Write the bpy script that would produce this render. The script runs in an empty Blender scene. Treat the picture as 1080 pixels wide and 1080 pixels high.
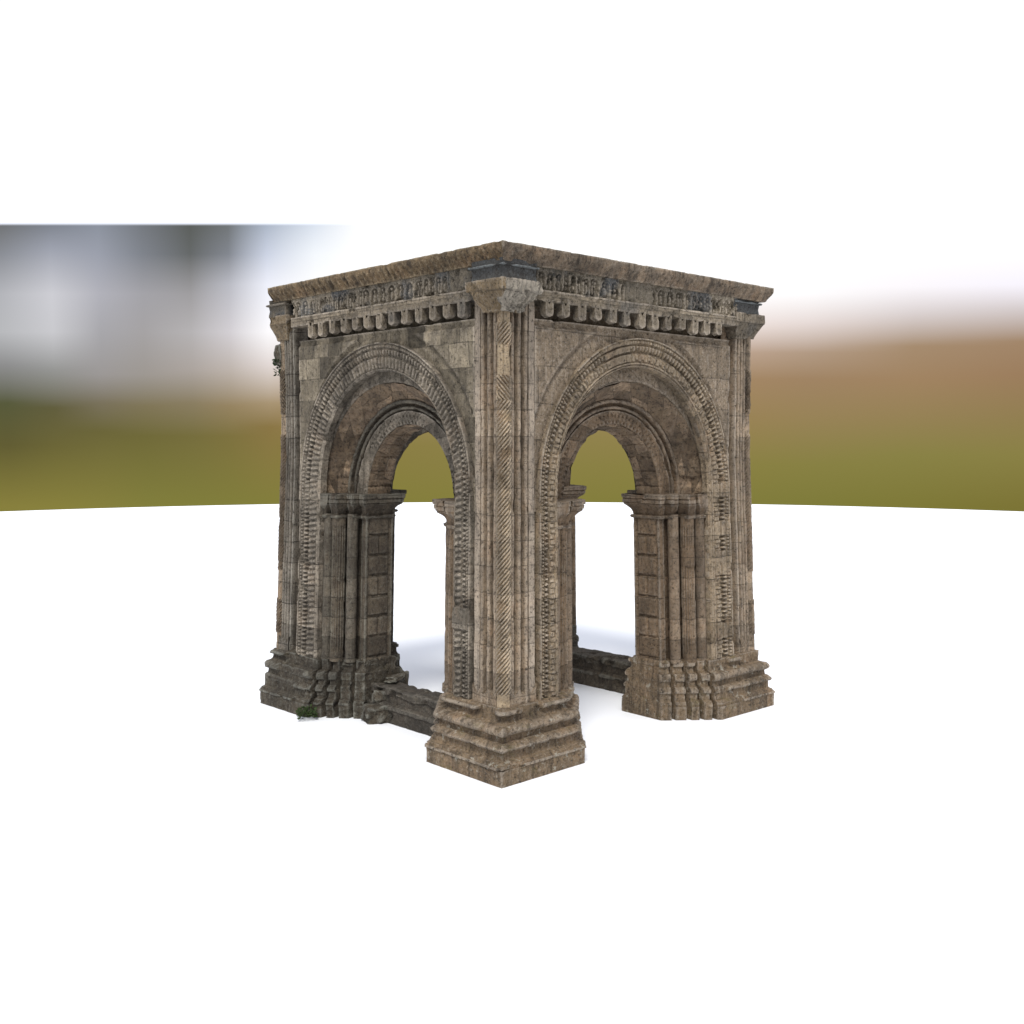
import bpy, bmesh, math, random
from mathutils import Vector, Matrix, noise
random.seed(4)
PI = math.pi
sc = bpy.context.scene
COL = sc.collection

# ------------------------------------------------------------------ helpers
def nz(x, y, z, f=1.0, s=0.0):
    return noise.noise(Vector((x*f+s, y*f+s*1.7, z*f-s)))
def fr(x, y, z, f=1.0, s=0.0, o=4):
    return noise.fractal(Vector((x*f+s, y*f-s, z*f+s*.6)), 1.0, 2.0, o)
def sm(a, b, x):
    t = max(0., min(1., (x-a)/(b-a))); return t*t*(3-2*t)
def lerp(a, b, t): return a+(b-a)*t
def hsh(*a):
    v = math.sin(sum(x*k for x, k in zip(a, (12.9898, 78.233, 37.719, 9.151))))*43758.5453
    return v-math.floor(v)

CXB, CYB = 4.485, 4.435
def batter(x, y, z):
    k = 1.0+0.0075*(2.9-min(z, 6.0))
    k = 1.0+(k-1.0)*sm(.9, 1.35, z)
    return (CXB+(x-CXB)*k, CYB+(y-CYB)*k, z)

class Side:
    def __init__(s, name, fn, det, W, c, r0, near, far, n0, n1):
        s.name, s.fn, s.det, s.W, s.c, s.r0 = name, fn, det, W, c, r0
        s.wn, s.wf, s.n0, s.n1 = near, far, n0, n1      # band width near / far, corner start / end
    def p(s, a, d, z):
        x, y = s.fn(a, d); return batter(x, y, z)
XR, YL = 8.97, 8.87
SR = Side('R', lambda s, d: (s, d), 1, 8.97, 4.34, 2.46, .51, .84, .42, 8.55)
SL = Side('L', lambda s, d: (d, s), -1, 8.87, 4.24, 2.40, .49, .84, .42, 8.45)
SB = Side('B', lambda s, d: (XR-d, s), -1, 8.87, 4.24, 2.40, .84, .84, .42, 8.45)
SD = Side('D', lambda s, d: (s, YL-d), 1, 8.97, 4.34, 2.46, .84, .84, .42, 8.55)
SIDES = [SR, SL, SB, SD]

class MB:
    """mesh builder in building coordinates"""
    def __init__(s): s.v = []; s.f = []; s.uv = []; s.m = []
    def grid(s, P, UV=None, hint=None, mat=0, close=False, mask=None):
        n, m = len(P), len(P[0]); b = len(s.v); fs = []
        for r in P: s.v.extend(r)
        uv = []
        for i in range(n):
            for j in range(m): uv.append(UV[i][j] if UV else (0, 0))
        mm = m if close else m-1
        for i in range(n-1):
            for j in range(mm):
                if mask and not mask(i, j): continue
                j2 = (j+1) % m
                fs.append((i*m+j, i*m+j2, (i+1)*m+j2, (i+1)*m+j))
        if hint is not None and fs:
            acc = 0
            for f in fs[::max(1, len(fs)//400)]:
                a, c_, e = (Vector(s.v[b+f[k]]) for k in (0, 1, 2))
                d_ = Vector(s.v[b+f[3]])
                nn = (e-a).cross(d_-c_)
                h = hint((a+e)/2) if callable(hint) else hint
                acc += nn.dot(h)
            if acc < 0: fs = [tuple(reversed(f)) for f in fs]
        for f in fs:
            s.f.append(tuple(b+k for k in f)); s.uv.append([uv[k] for k in f]); s.m.append(mat)
    def ngon(s, pts, hint=None, mat=0):
        b = len(s.v); s.v.extend(pts); f = list(range(b, b+len(pts)))
        if hint is not None:
            nn = Vector((0, 0, 0)); 
            for i in range(len(pts)):
                nn += Vector(pts[i]).cross(Vector(pts[(i+1) % len(pts)]))
            if nn.dot(hint) < 0: f.reverse()
        s.f.append(tuple(f)); s.uv.append([(s.v[k][0], s.v[k][1]) for k in f]); s.m.append(mat)
    def build(s, name, mats, parent, amp=.006, freq=7., chip=.02, cf=3., weld=True, seed=0., angle=38):
        me = bpy.data.meshes.new(name); me.from_pydata(s.v, [], s.f)
        ul = me.uv_layers.new(name='UVMap'); k = 0
        flat = [c for f in s.uv for p in f for c in p]
        ul.data.foreach_set('uv', flat)
        if not isinstance(mats, (list, tuple)): mats = [mats]
        for m in mats: me.materials.append(m)
        me.polygons.foreach_set('material_index', s.m)
        bm = bmesh.new(); bm.from_mesh(me)
        if weld: bmesh.ops.remove_doubles(bm, verts=bm.verts, dist=.002)
        if amp or chip:
            bm.normal_update()
            for v in bm.verts:
                x, y, z = v.co
                if z < .004: 
                    h = -abs(fr(x, y, 0, 2.2, seed))*chip*.6
                    n = v.normal; v.co.x += n.x*h; v.co.y += n.y*h; continue
                h = amp*fr(x, y, z, freq, seed, 3)
                if chip: h -= chip*max(0., fr(x, y, z, cf, seed+7.3, 4)-.18)*2.2
                v.co += v.normal*h
        bm.to_mesh(me); bm.free()
        me.polygons.foreach_set('use_smooth', [True]*len(me.polygons))
        me.set_sharp_from_angle(angle=math.radians(angle))
        o = bpy.data.objects.new(name, me); COL.objects.link(o); o.parent = parent
        return o

def frange(a, b, step):
    n = max(1, int(round(abs(b-a)/step))); return [a+(b-a)*i/n for i in range(n+1)]
def resample(pts, step):
    out = [pts[0]]
    for a, b in zip(pts, pts[1:]):
        L = math.dist(a, b); n = max(1, int(round(L/step)))
        for i in range(1, n+1): out.append(tuple(a[k]+(b[k]-a[k])*i/n for k in range(len(a))))
    return out
def resn(pts, ns):
    out = [pts[0]]
    for a, b, n in zip(pts, pts[1:], ns):
        for i in range(1, n+1): out.append(tuple(a[k]+(b[k]-a[k])*i/n for k in range(len(a))))
    return out
def arclen(pts):
    u = [0.]
    for a, b in zip(pts, pts[1:]): u.append(u[-1]+math.dist(a[:2], b[:2]))
    return u

# ------------------------------------------------------------------ materials
def newmat(name):
    m = bpy.data.materials.new(name); m.use_nodes = True
    nt = m.node_tree; nt.nodes.clear(); return m, nt
def stone(name, ca, cb, dark=(.026, .021, .016), light=(.36, .31, .25), streak=.5, dk=.45, lt=.35, warm=0., warmc=(.36, .22, .12),
          brick=(.62, .49), bvar=.35, joint=.5, seed=0., bump=1., slate=0., lich=0., bands=0.):
    m, nt = newmat(name); N = nt.nodes; L = nt.links
    def nd(t, **k):
        n = N.new(t)
        for a, v in k.items(): setattr(n, a, v)
        return n
    def mix(f, a, b, mode='MIX'):
        n = nd('ShaderNodeMix', data_type='RGBA', blend_type=mode); 
        for i, v in ((0, f), (6, a), (7, b)):
            if hasattr(v, 'links') or hasattr(v, 'is_output'): L.new(v, n.inputs[i])
            elif i == 0: n.inputs[0].default_value = v
            else: n.inputs[i].default_value = (*v, 1)
        return n.outputs[2]
    def ramp(v, a, b, lo=0., hi=1.):
        n = nd('ShaderNodeMapRange'); n.clamp = True
        L.new(v, n.inputs[0]); n.inputs[1].default_value = a; n.inputs[2].default_value = b
        n.inputs[3].default_value = lo; n.inputs[4].default_value = hi; n.interpolation_type = 'SMOOTHSTEP'
        return n.outputs[0]
    def mul(a, b):
        n = nd('ShaderNodeMath', operation='MULTIPLY')
        L.new(a, n.inputs[0])
        if hasattr(b, 'is_output'): L.new(b, n.inputs[1])
        else: n.inputs[1].default_value = b
        return n.outputs[0]
    tc = nd('ShaderNodeTexCoord'); geo = tc.outputs['Object']
    mp = nd('ShaderNodeMapping'); mp.inputs['Location'].default_value = (seed, seed*2.1, seed*.7); L.new(geo, mp.inputs[0]); P = mp.outputs[0]
    def noi(scale, detail=5., rough=.6, sc3=None, dist=0.):
        n = nd('ShaderNodeTexNoise'); n.inputs['Scale'].default_value = scale; n.inputs['Detail'].default_value = detail
        n.inputs['Roughness'].default_value = rough; n.inputs['Distortion'].default_value = dist
        v = P
        if sc3:
            q = nd('ShaderNodeMapping'); q.inputs['Scale'].default_value = sc3; L.new(P, q.inputs[0]); v = q.outputs[0]
        L.new(v, n.inputs['Vector']); return n.outputs['Fac']
    # stone courses from the uv map, in metres, a little wavy
    uvw = nd('ShaderNodeVectorMath', operation='ADD'); L.new(tc.outputs['UV'], uvw.inputs[0])
    nv = nd('ShaderNodeTexNoise'); nv.inputs['Scale'].default_value = 1.3; nv.inputs['Detail'].default_value = 3; L.new(P, nv.inputs['Vector'])
    sv = nd('ShaderNodeVectorMath', operation='SCALE'); sv.inputs['Scale'].default_value = .07; L.new(nv.outputs['Color'], sv.inputs[0]); L.new(sv.outputs[0], uvw.inputs[1])
    br = nd('ShaderNodeTexBrick'); L.new(uvw.outputs[0], br.inputs['Vector'])
    br.inputs['Scale'].default_value = 1; br.inputs['Brick Width'].default_value = brick[0]; br.inputs['Row Height'].default_value = brick[1]
    br.inputs['Mortar Size'].default_value = .011; br.inputs['Mortar Smooth'].default_value = .3; br.inputs['Bias'].default_value = 0
    br.inputs['Color1'].default_value = (0, 0, 0, 1); br.inputs['Color2'].default_value = (1, 1, 1, 1); br.inputs['Mortar'].default_value = (.5, .5, .5, 1)
    br.offset = .43; br.squash = 1.35; br.squash_frequency = 3
    sep = nd('ShaderNodeSeparateColor'); L.new(br.outputs['Color'], sep.inputs[0]); bv = sep.outputs[0]; jf = br.outputs['Fac']
    big = noi(.9, 4, .6); mid = noi(3.1, 7, .68); fine = noi(16, 6, .75); sp = noi(42, 3, .7)
    st = noi(1.0, 6, .7, (5.5, 5.5, .55), .3)
    c = mix(ramp(mid, .34, .66), ca, cb)
    if warm: c = mix(mul(ramp(noi(1.7, 5, .7), .5, .68), warm), c, warmc)
    if slate: c = mix(mul(ramp(big, .5, .62), slate), c, (.085, .105, .125))
    c = mix(mul(ramp(fine, .54, .66), lt*1.2), c, light)
    c = mix(mul(ramp(sp, .52, .66), lt*1.1), c, light)
    c = mix(mul(ramp(noi(2.2, 6, .75, (7, 7, .8), .2), .56, .64), lt*.8), c, light)
    pg = nd('ShaderNodeNewGeometry'); c = mix(mul(ramp(pg.outputs['Pointiness'], .505, .58), .55), c, tuple(min(.6, v*1.25) for v in light))
    c = mix(mul(ramp(st, .50, .64), streak), c, dark)
    c = mix(mul(ramp(big, .48, .7), dk), c, dark)
    c = mix(mul(ramp(fine, .47, .34), .85), c, dark)
    c = mix(mul(ramp(noi(11, 7, .8), .48, .38), .6), c, dark)
    c = mix(mul(ramp(noi(2.6, 8, .8, (9, 9, .45), .4), .54, .64), streak*1.1), c, dark)
    if lich:
        c = mix(mul(ramp(noi(5.5, 6, .75), .57, .66), lich), c, (.42, .40, .33))
        c = mix(mul(ramp(noi(2.4, 6, .75), .55, .7), lich*.7), c, (.12, .10, .035))
    # value per block
    vb = nd('ShaderNodeMapRange'); L.new(bv, vb.inputs[0]); vb.inputs[3].default_value = 1-bvar*1.25-.04; vb.inputs[4].default_value = 1.06+bvar*.8
    cmb = nd('ShaderNodeCombineColor'); [L.new(vb.outputs[0], cmb.inputs[i]) for i in range(3)]
    c = mix(1., c, cmb.outputs[0], 'MULTIPLY')
    jn = mul(ramp(jf, .2, .9), mul(ramp(noi(4, 3), .42, .55), joint))
    c = mix(jn, c, (.03, .025, .02))
    bs = nd('ShaderNodeBsdfPrincipled'); L.new(c, bs.inputs['Base Color']); bs.inputs['Roughness'].default_value = .88
    bs.inputs['Specular IOR Level'].default_value = .25
    ad = nd('ShaderNodeMath', operation='MULTIPLY_ADD'); L.new(fine, ad.inputs[0]); ad.inputs[1].default_value = .7; L.new(mid, ad.inputs[2])
    a2 = nd('ShaderNodeMath', operation='MULTIPLY_ADD'); L.new(sp, a2.inputs[0]); a2.inputs[1].default_value = .35; L.new(ad.outputs[0], a2.inputs[2])
    a3 = nd('ShaderNodeMath', operation='MULTIPLY_ADD'); L.new(jf, a3.inputs[0]); a3.inputs[1].default_value = -.55; L.new(a2.outputs[0], a3.inputs[2])
    a4 = nd('ShaderNodeMath', operation='MULTIPLY_ADD'); L.new(bv, a4.inputs[0]); a4.inputs[1].default_value = .15; L.new(a3.outputs[0], a4.inputs[2])
    bp = nd('ShaderNodeBump'); bp.inputs['Strength'].default_value = bump; bp.inputs['Distance'].default_value = .05
    L.new(a4.outputs[0], bp.inputs['Height']); L.new(bp.outputs[0], bs.inputs['Normal'])
    out = nd('ShaderNodeOutputMaterial'); L.new(bs.outputs[0], out.inputs[0])
    return m
def plain(name, col, col2, scale=6, rough=.8):
    m, nt = newmat(name); N = nt.nodes; L = nt.links
    n = N.new('ShaderNodeTexNoise'); n.inputs['Scale'].default_value = scale; n.inputs['Detail'].default_value = 4
    tc = N.new('ShaderNodeTexCoord'); L.new(tc.outputs['Object'], n.inputs['Vector'])
    x = N.new('ShaderNodeMix'); x.data_type = 'RGBA'; x.inputs[6].default_value = (*col, 1); x.inputs[7].default_value = (*col2, 1); L.new(n.outputs['Fac'], x.inputs[0])
    b = N.new('ShaderNodeBsdfPrincipled'); b.inputs['Roughness'].default_value = rough; L.new(x.outputs[2], b.inputs['Base Color'])
    b.inputs['Specular IOR Level'].default_value = .2
    o = N.new('ShaderNodeOutputMaterial'); L.new(b.outputs[0], o.inputs[0]); return m

TAN = dict(ca=(.305, .228, .150), cb=(.20, .152, .104))
M_wall = stone('weathered_ashlar', (0.228, 0.190, 0.131), (0.164, 0.136, 0.094), brick=(.58, .48), bvar=.42, streak=.35, dk=.3, seed=1)
M_wallr = stone('weathered_ashlar_grey', (0.220, 0.166, 0.110), (0.159, 0.122, 0.082), brick=(.9, .7), bvar=.16, joint=.5, streak=.3, dk=.25, lt=.5, seed=5)
M_shaft = stone('carved_sandstone', **TAN, brick=(9., .49), bvar=.14, streak=.5, dk=.25, warm=.35, seed=2, joint=.45)
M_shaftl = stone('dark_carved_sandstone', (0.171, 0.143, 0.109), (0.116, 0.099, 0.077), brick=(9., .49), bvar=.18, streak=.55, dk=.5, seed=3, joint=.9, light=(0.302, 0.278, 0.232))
M_rope = stone('warm_rope_sandstone', (0.448, 0.340, 0.213), (0.315, 0.240, 0.152), brick=(9., .49), bvar=.12, streak=.3, dk=.05, warm=.5, seed=4, joint=.3)
M_band = stone('carved_band_stone', (0.282, 0.214, 0.135), (0.212, 0.162, 0.107), brick=(9., .49), bvar=.18, streak=.35, dk=.25, warm=.3, seed=6, joint=.6)
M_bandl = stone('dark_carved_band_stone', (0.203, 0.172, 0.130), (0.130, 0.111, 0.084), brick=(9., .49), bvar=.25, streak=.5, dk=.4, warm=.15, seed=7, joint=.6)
M_sof = stone('brown_vault_stone', (0.284, 0.200, 0.124), (0.161, 0.115, 0.078), light=(0.278, 0.242, 0.183), brick=(.42, .55), bvar=.4, streak=.2, dk=.45, warm=.3, warmc=(0.232, 0.145, 0.085), seed=8)
M_jamb = stone('brown_jamb_stone', (0.199, 0.133, 0.078), (0.132, 0.090, 0.054), light=(0.267, 0.230, 0.183), brick=(9., .46), bvar=.2, streak=.35, dk=.3, warm=.3, warmc=(0.232, 0.157, 0.098), seed=9)
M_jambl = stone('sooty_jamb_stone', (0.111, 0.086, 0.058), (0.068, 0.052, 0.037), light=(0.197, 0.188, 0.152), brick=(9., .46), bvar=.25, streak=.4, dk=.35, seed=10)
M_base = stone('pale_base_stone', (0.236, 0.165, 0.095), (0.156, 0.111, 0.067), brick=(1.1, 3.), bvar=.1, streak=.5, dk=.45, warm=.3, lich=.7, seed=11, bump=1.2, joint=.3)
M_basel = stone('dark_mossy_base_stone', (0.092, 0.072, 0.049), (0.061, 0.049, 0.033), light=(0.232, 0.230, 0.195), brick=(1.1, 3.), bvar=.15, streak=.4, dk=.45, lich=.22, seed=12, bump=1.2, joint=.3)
M_corn = stone('ochre_cornice_stone', (0.199, 0.134, 0.070), (0.111, 0.075, 0.043), light=(0.464, 0.375, 0.244), brick=(1.3, 9.), bvar=.2, streak=.6, dk=.5, warm=.45, seed=13, bump=1.2)
M_cornr = stone('brown_cornice_stone', (0.259, 0.187, 0.122), (0.135, 0.104, 0.076), light=(0.464, 0.399, 0.305), brick=(1.3, 9.), bvar=.25, streak=.6, dk=.4, warm=.35, seed=14, bump=1.1)
M_frz = stone('frieze_stone', (0.221, 0.184, 0.131), (0.147, 0.125, 0.091), brick=(.95, 9.), bvar=.4, streak=.25, dk=.3, slate=.7, lt=.5, seed=15, bump=1.1)
M_corb = stone('corbel_stone', (0.239, 0.193, 0.133), (0.173, 0.140, 0.097), brick=(.8, 9.), bvar=.25, streak=.3, dk=.2, slate=.35, lt=.5, seed=16, bump=1.1)
M_cap = stone('capital_stone', (0.271, 0.196, 0.110), (0.202, 0.145, 0.082), brick=(.75, 9.), bvar=.2, streak=.25, dk=.2, seed=17, lt=.5, bump=1.1)
M_capp = stone('pale_capital_stone', (0.355, 0.319, 0.257), (0.261, 0.229, 0.183), brick=(3, 9.), bvar=.05, streak=.25, dk=.1, seed=18, lt=.5, bump=1.2)
M_slate = stone('blue_slate_block', (0.100, 0.098, 0.094), (0.074, 0.071, 0.067), light=(0.197, 0.218, 0.220), brick=(2.1, 9.), bvar=.15, streak=.3, dk=.1, seed=19)
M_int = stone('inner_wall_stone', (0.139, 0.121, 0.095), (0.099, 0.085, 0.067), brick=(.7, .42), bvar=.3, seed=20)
M_sill = stone('black_crusted_stone', (0.080, 0.064, 0.047), (0.051, 0.044, 0.034), light=(0.186, 0.169, 0.140), brick=(1.2, .4), bvar=.3, streak=.3, dk=.3, lich=.1, seed=21, bump=1.)
M_leaf = plain('weed_leaf', (.02, .038, .012), (.05, .075, .022), 9)
M_leafd = plain('dark_fern_leaf', (.015, .026, .012), (.04, .055, .022), 9)

gm, nt = newmat('white_floor')
b = nt.nodes.new('ShaderNodeBsdfDiffuse'); b.inputs[0].default_value = (.76, .77, .785, 1); o = nt.nodes.new('ShaderNodeOutputMaterial'); nt.links.new(b.outputs[0], o.inputs[0])

# ------------------------------------------------------------------ root
ROOT = bpy.data.objects.new('stone_gateway', None); COL.objects.link(ROOT)
ROOT['label'] = 'weathered square stone gateway with two carved round arches and stepped pier bases'
ROOT['category'] = 'gateway'
ROOT.location = (-.183, 18.944, 0); ROOT.rotation_euler = (0, 0, .754)
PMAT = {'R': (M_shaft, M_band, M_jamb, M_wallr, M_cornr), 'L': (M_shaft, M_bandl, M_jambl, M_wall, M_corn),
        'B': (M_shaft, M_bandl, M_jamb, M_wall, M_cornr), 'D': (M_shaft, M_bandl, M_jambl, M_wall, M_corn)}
def outv(S, a=0, d=-1):
    x0, y0 = S.fn(0, 0); x1, y1 = S.fn(a, d); return Vector((x1-x0, y1-y0, 0))

def half(S, end):
    """corner distance t0 -> s ; returns (s from corner distance, s from opening half-width)"""
    if end == 0: return (lambda q: S.n0+q), (lambda t: S.c-t)
    return (lambda q: S.n1-q), (lambda t: S.c+t)

PIERS = [('N', (SR, 0), (SL, 0)), ('R', (SR, 1), (SB, 0)), ('L', (SL, 1), (SD, 0)), ('B', (SB, 1), (SD, 1))]

def semi(c, r, dep, n=7):
    return [(c-r*math.cos(PI*i/n), dep-r*math.sin(PI*i/n)) for i in range(n+1)]

def cluster_profile(S, end):
    """front cluster of slim shafts: (distance from corner, depth)"""
    near = (end == 0 and S.name in 'RL')
    if near:
        p = [(.20, .66), (.225, .66)]+semi(.27, .040, .47)+[(.313, .68), (.385, .68)]+semi(.432, .044, .46)+[(.479, .68), (.560, .68)]
        p += semi(.605, .042, .45, 6)+[(.662, .52), (.69, .52), (.70, .455), (.85, .455), (.86, .62), (1.0, .62)]
    else:
        p = [(.18, .64), (.20, .64)]+semi(.245, .04, .50)+[(.29, .62), (.33, .62)]+semi(.37, .04, .49)+[(.415, .62), (.455, .62)]+semi(.50, .042, .48)
        p += [(.55, .62), (.57, .62), (.58, .47), (.63, .47), (.64, .68), (.93, .68)]
    return p

def chain(S, end, step=.055):
    """base outline for half a pier: list of (shaft xy, plinth xy)"""
    fs, ft = half(S, end)
    A = (2.46, .40); Z = (1.42, 1.05); r = S.r0/2.46
    Ap = (2.44, .03) if not (end == 0 and S.name in 'RL') else ((2.20 if S.name == 'R' else 2.12), -.06); Zp = (1.37, .93)
    if end == 0 and S.name in 'RL': Zp = (1.25, .93)
    pts = []
    cs = fs(0); s0 = S.n0 if end == 0 else S.n1
    c0p = -.09 if end == 0 and S.name in 'RL' else 0.0
    if end == 1: c0p = {'R': 8.78, 'B': 8.54, 'L': 8.54, 'D': 8.78}[S.name]
    # corner
    d0p = (-.09 if end == 0 else 0.0) if S.name in 'RL' else .19+.14
    pts.append((S.fn(cs, .42), S.fn(c0p, d0p)))
    Aw, Awp = (ft(A[0]), A[1]), (ft(Ap[0]), Ap[1]+ (0 if S.name in 'RL' else .15))
    Zw, Zwp = (ft(Z[0]), Z[1]), (ft(Zp[0]), Zp[1])
    pts.append((S.fn(*Aw), S.fn(*Awp)))
    nx, ny = (Z[1]-A[1]), (Z[0]-A[0])     # inward normal-ish (t,d)
    for u, k in ((.08, 0), (.125, 1), (.17, 0), (.29, 0), (.335, 1), (.38, 0), (.50, 0), (.545, 1), (.59, 0), (.75, 0), (.79, 1), (.83, 0)):
        a = (lerp(A[0], Z[0], u)+k*.05, lerp(A[1], Z[1], u)+k*.08)
        b_ = (lerp(Ap[0], Zp[0], u)+k*.08, lerp(Awp[1], Zp[1], u)+k*.13)
        pts.append((S.fn(ft(a[0]), a[1]), S.fn(ft(b_[0]), b_[1])))
    pts.append((S.fn(*Zw), S.fn(*Zwp)))
    pts.append((S.fn(ft(1.42), 1.78), S.fn(ft(1.40), 2.12)))
    ic = 1.78 if end == 0 else S.W-1.78; icp = 2.12 if end == 0 else S.W-2.12
    pts.append((S.fn(ic, 1.78), S.fn(icp, 2.12)))
    flat = [(a[0], a[1], b_[0], b_[1]) for a, b_ in pts]
    return resample4(flat, step)
def resample4(pts, step):
    out = [pts[0]]
    for a, b_ in zip(pts, pts[1:]):
        L = max(math.dist(a[:2], b_[:2]), math.dist(a[2:], b_[2:])); n = max(1, int(round(L/step)))
        for i in range(1, n+1): out.append(tuple(a[k]+(b_[k]-a[k])*i/n for k in range(4)))
    return out

BASEPROF = [(0, 1), (.15, 1), (.298, 1.0), (.300, 1.05), (.345, 1.05), (.350, .99), (.375, .97), (.380, .92), (.405, .90), (.410, .83), (.43, .75), (.44, .72), (.598, .70),
            (.600, .84), (.64, .88), (.66, .86), (.70, .75), (.735, .66), (.74, .56), (.858, .54),
            (.860, .68), (.885, .74), (.93, .77), (.975, .74), (1.01, .66), (1.03, .58), (1.035, .40), (1.06, .30), (1.10, .22), (1.15, .20), (1.190, .22),
            (1.192, .42), (1.225, .47), (1.27, .45), (1.274, .32), (1.30, .25), (1.305, .05), (1.33, -.25)]

def rough_block(mb, cx, cy, cz, sx, sy, sz, rot=0, n=7, mat=0, amt=.18, seed=0):
    """weathered block: superellipsoid-ish cube sphere"""
    R = Matrix.Rotation(rot, 3, 'Z')
    for ax in range(3):
        for sg in (-1, 1):
            P = []; UV = []
            for i in range(n+1):
                r = []; q = []
                for j in range(n+1):
                    a, b_ = -1+2*i/n, -1+2*j/n
                    v = [0, 0, 0]; v[ax] = sg; v[(ax+1) % 3] = a; v[(ax+2) % 3] = b_
                    v = Vector(v); l = v.length; m = max(abs(c_) for c_ in v)
                    v = v*lerp(1, 1.18*m/l, .45)
                    v *= 1+amt*fr(v.x+cx, v.y+cy, v.z+cz, 1.3, seed)
                    w = R @ Vector((v.x*sx, v.y*sy, v.z*sz)); r.append((cx+w.x, cy+w.y, cz+w.z)); q.append((i*.1, j*.1))
                P.append(r); UV.append(q)
            C = Vector((cx, cy, cz)); mb.grid(P, UV, hint=lambda c_: c_-C, mat=mat)

# ------------------------------------------------------------------ piers
def column(mb, S, s0, d0, r, z0, z1, dz=.08, n=14, fn=None, mat=0):
    P = []; UV = []
    for z in frange(z0, z1, dz):
        row = []; uq = []
        for j in range(n):
            a = 2*PI*j/n; rr = r+(fn(a, z) if fn else 0)
            row.append(S.p(s0+rr*math.cos(a), d0+rr*math.sin(a), z)); uq.append((a*r, z))
        P.append(row); UV.append(uq)
    c = S.p(s0, d0, (z0+z1)/2); C = Vector((c[0], c[1], 0))
    mb.grid(P, UV, hint=lambda q: Vector((q.x-C.x, q.y-C.y, 0)), mat=mat, close=True)

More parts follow.
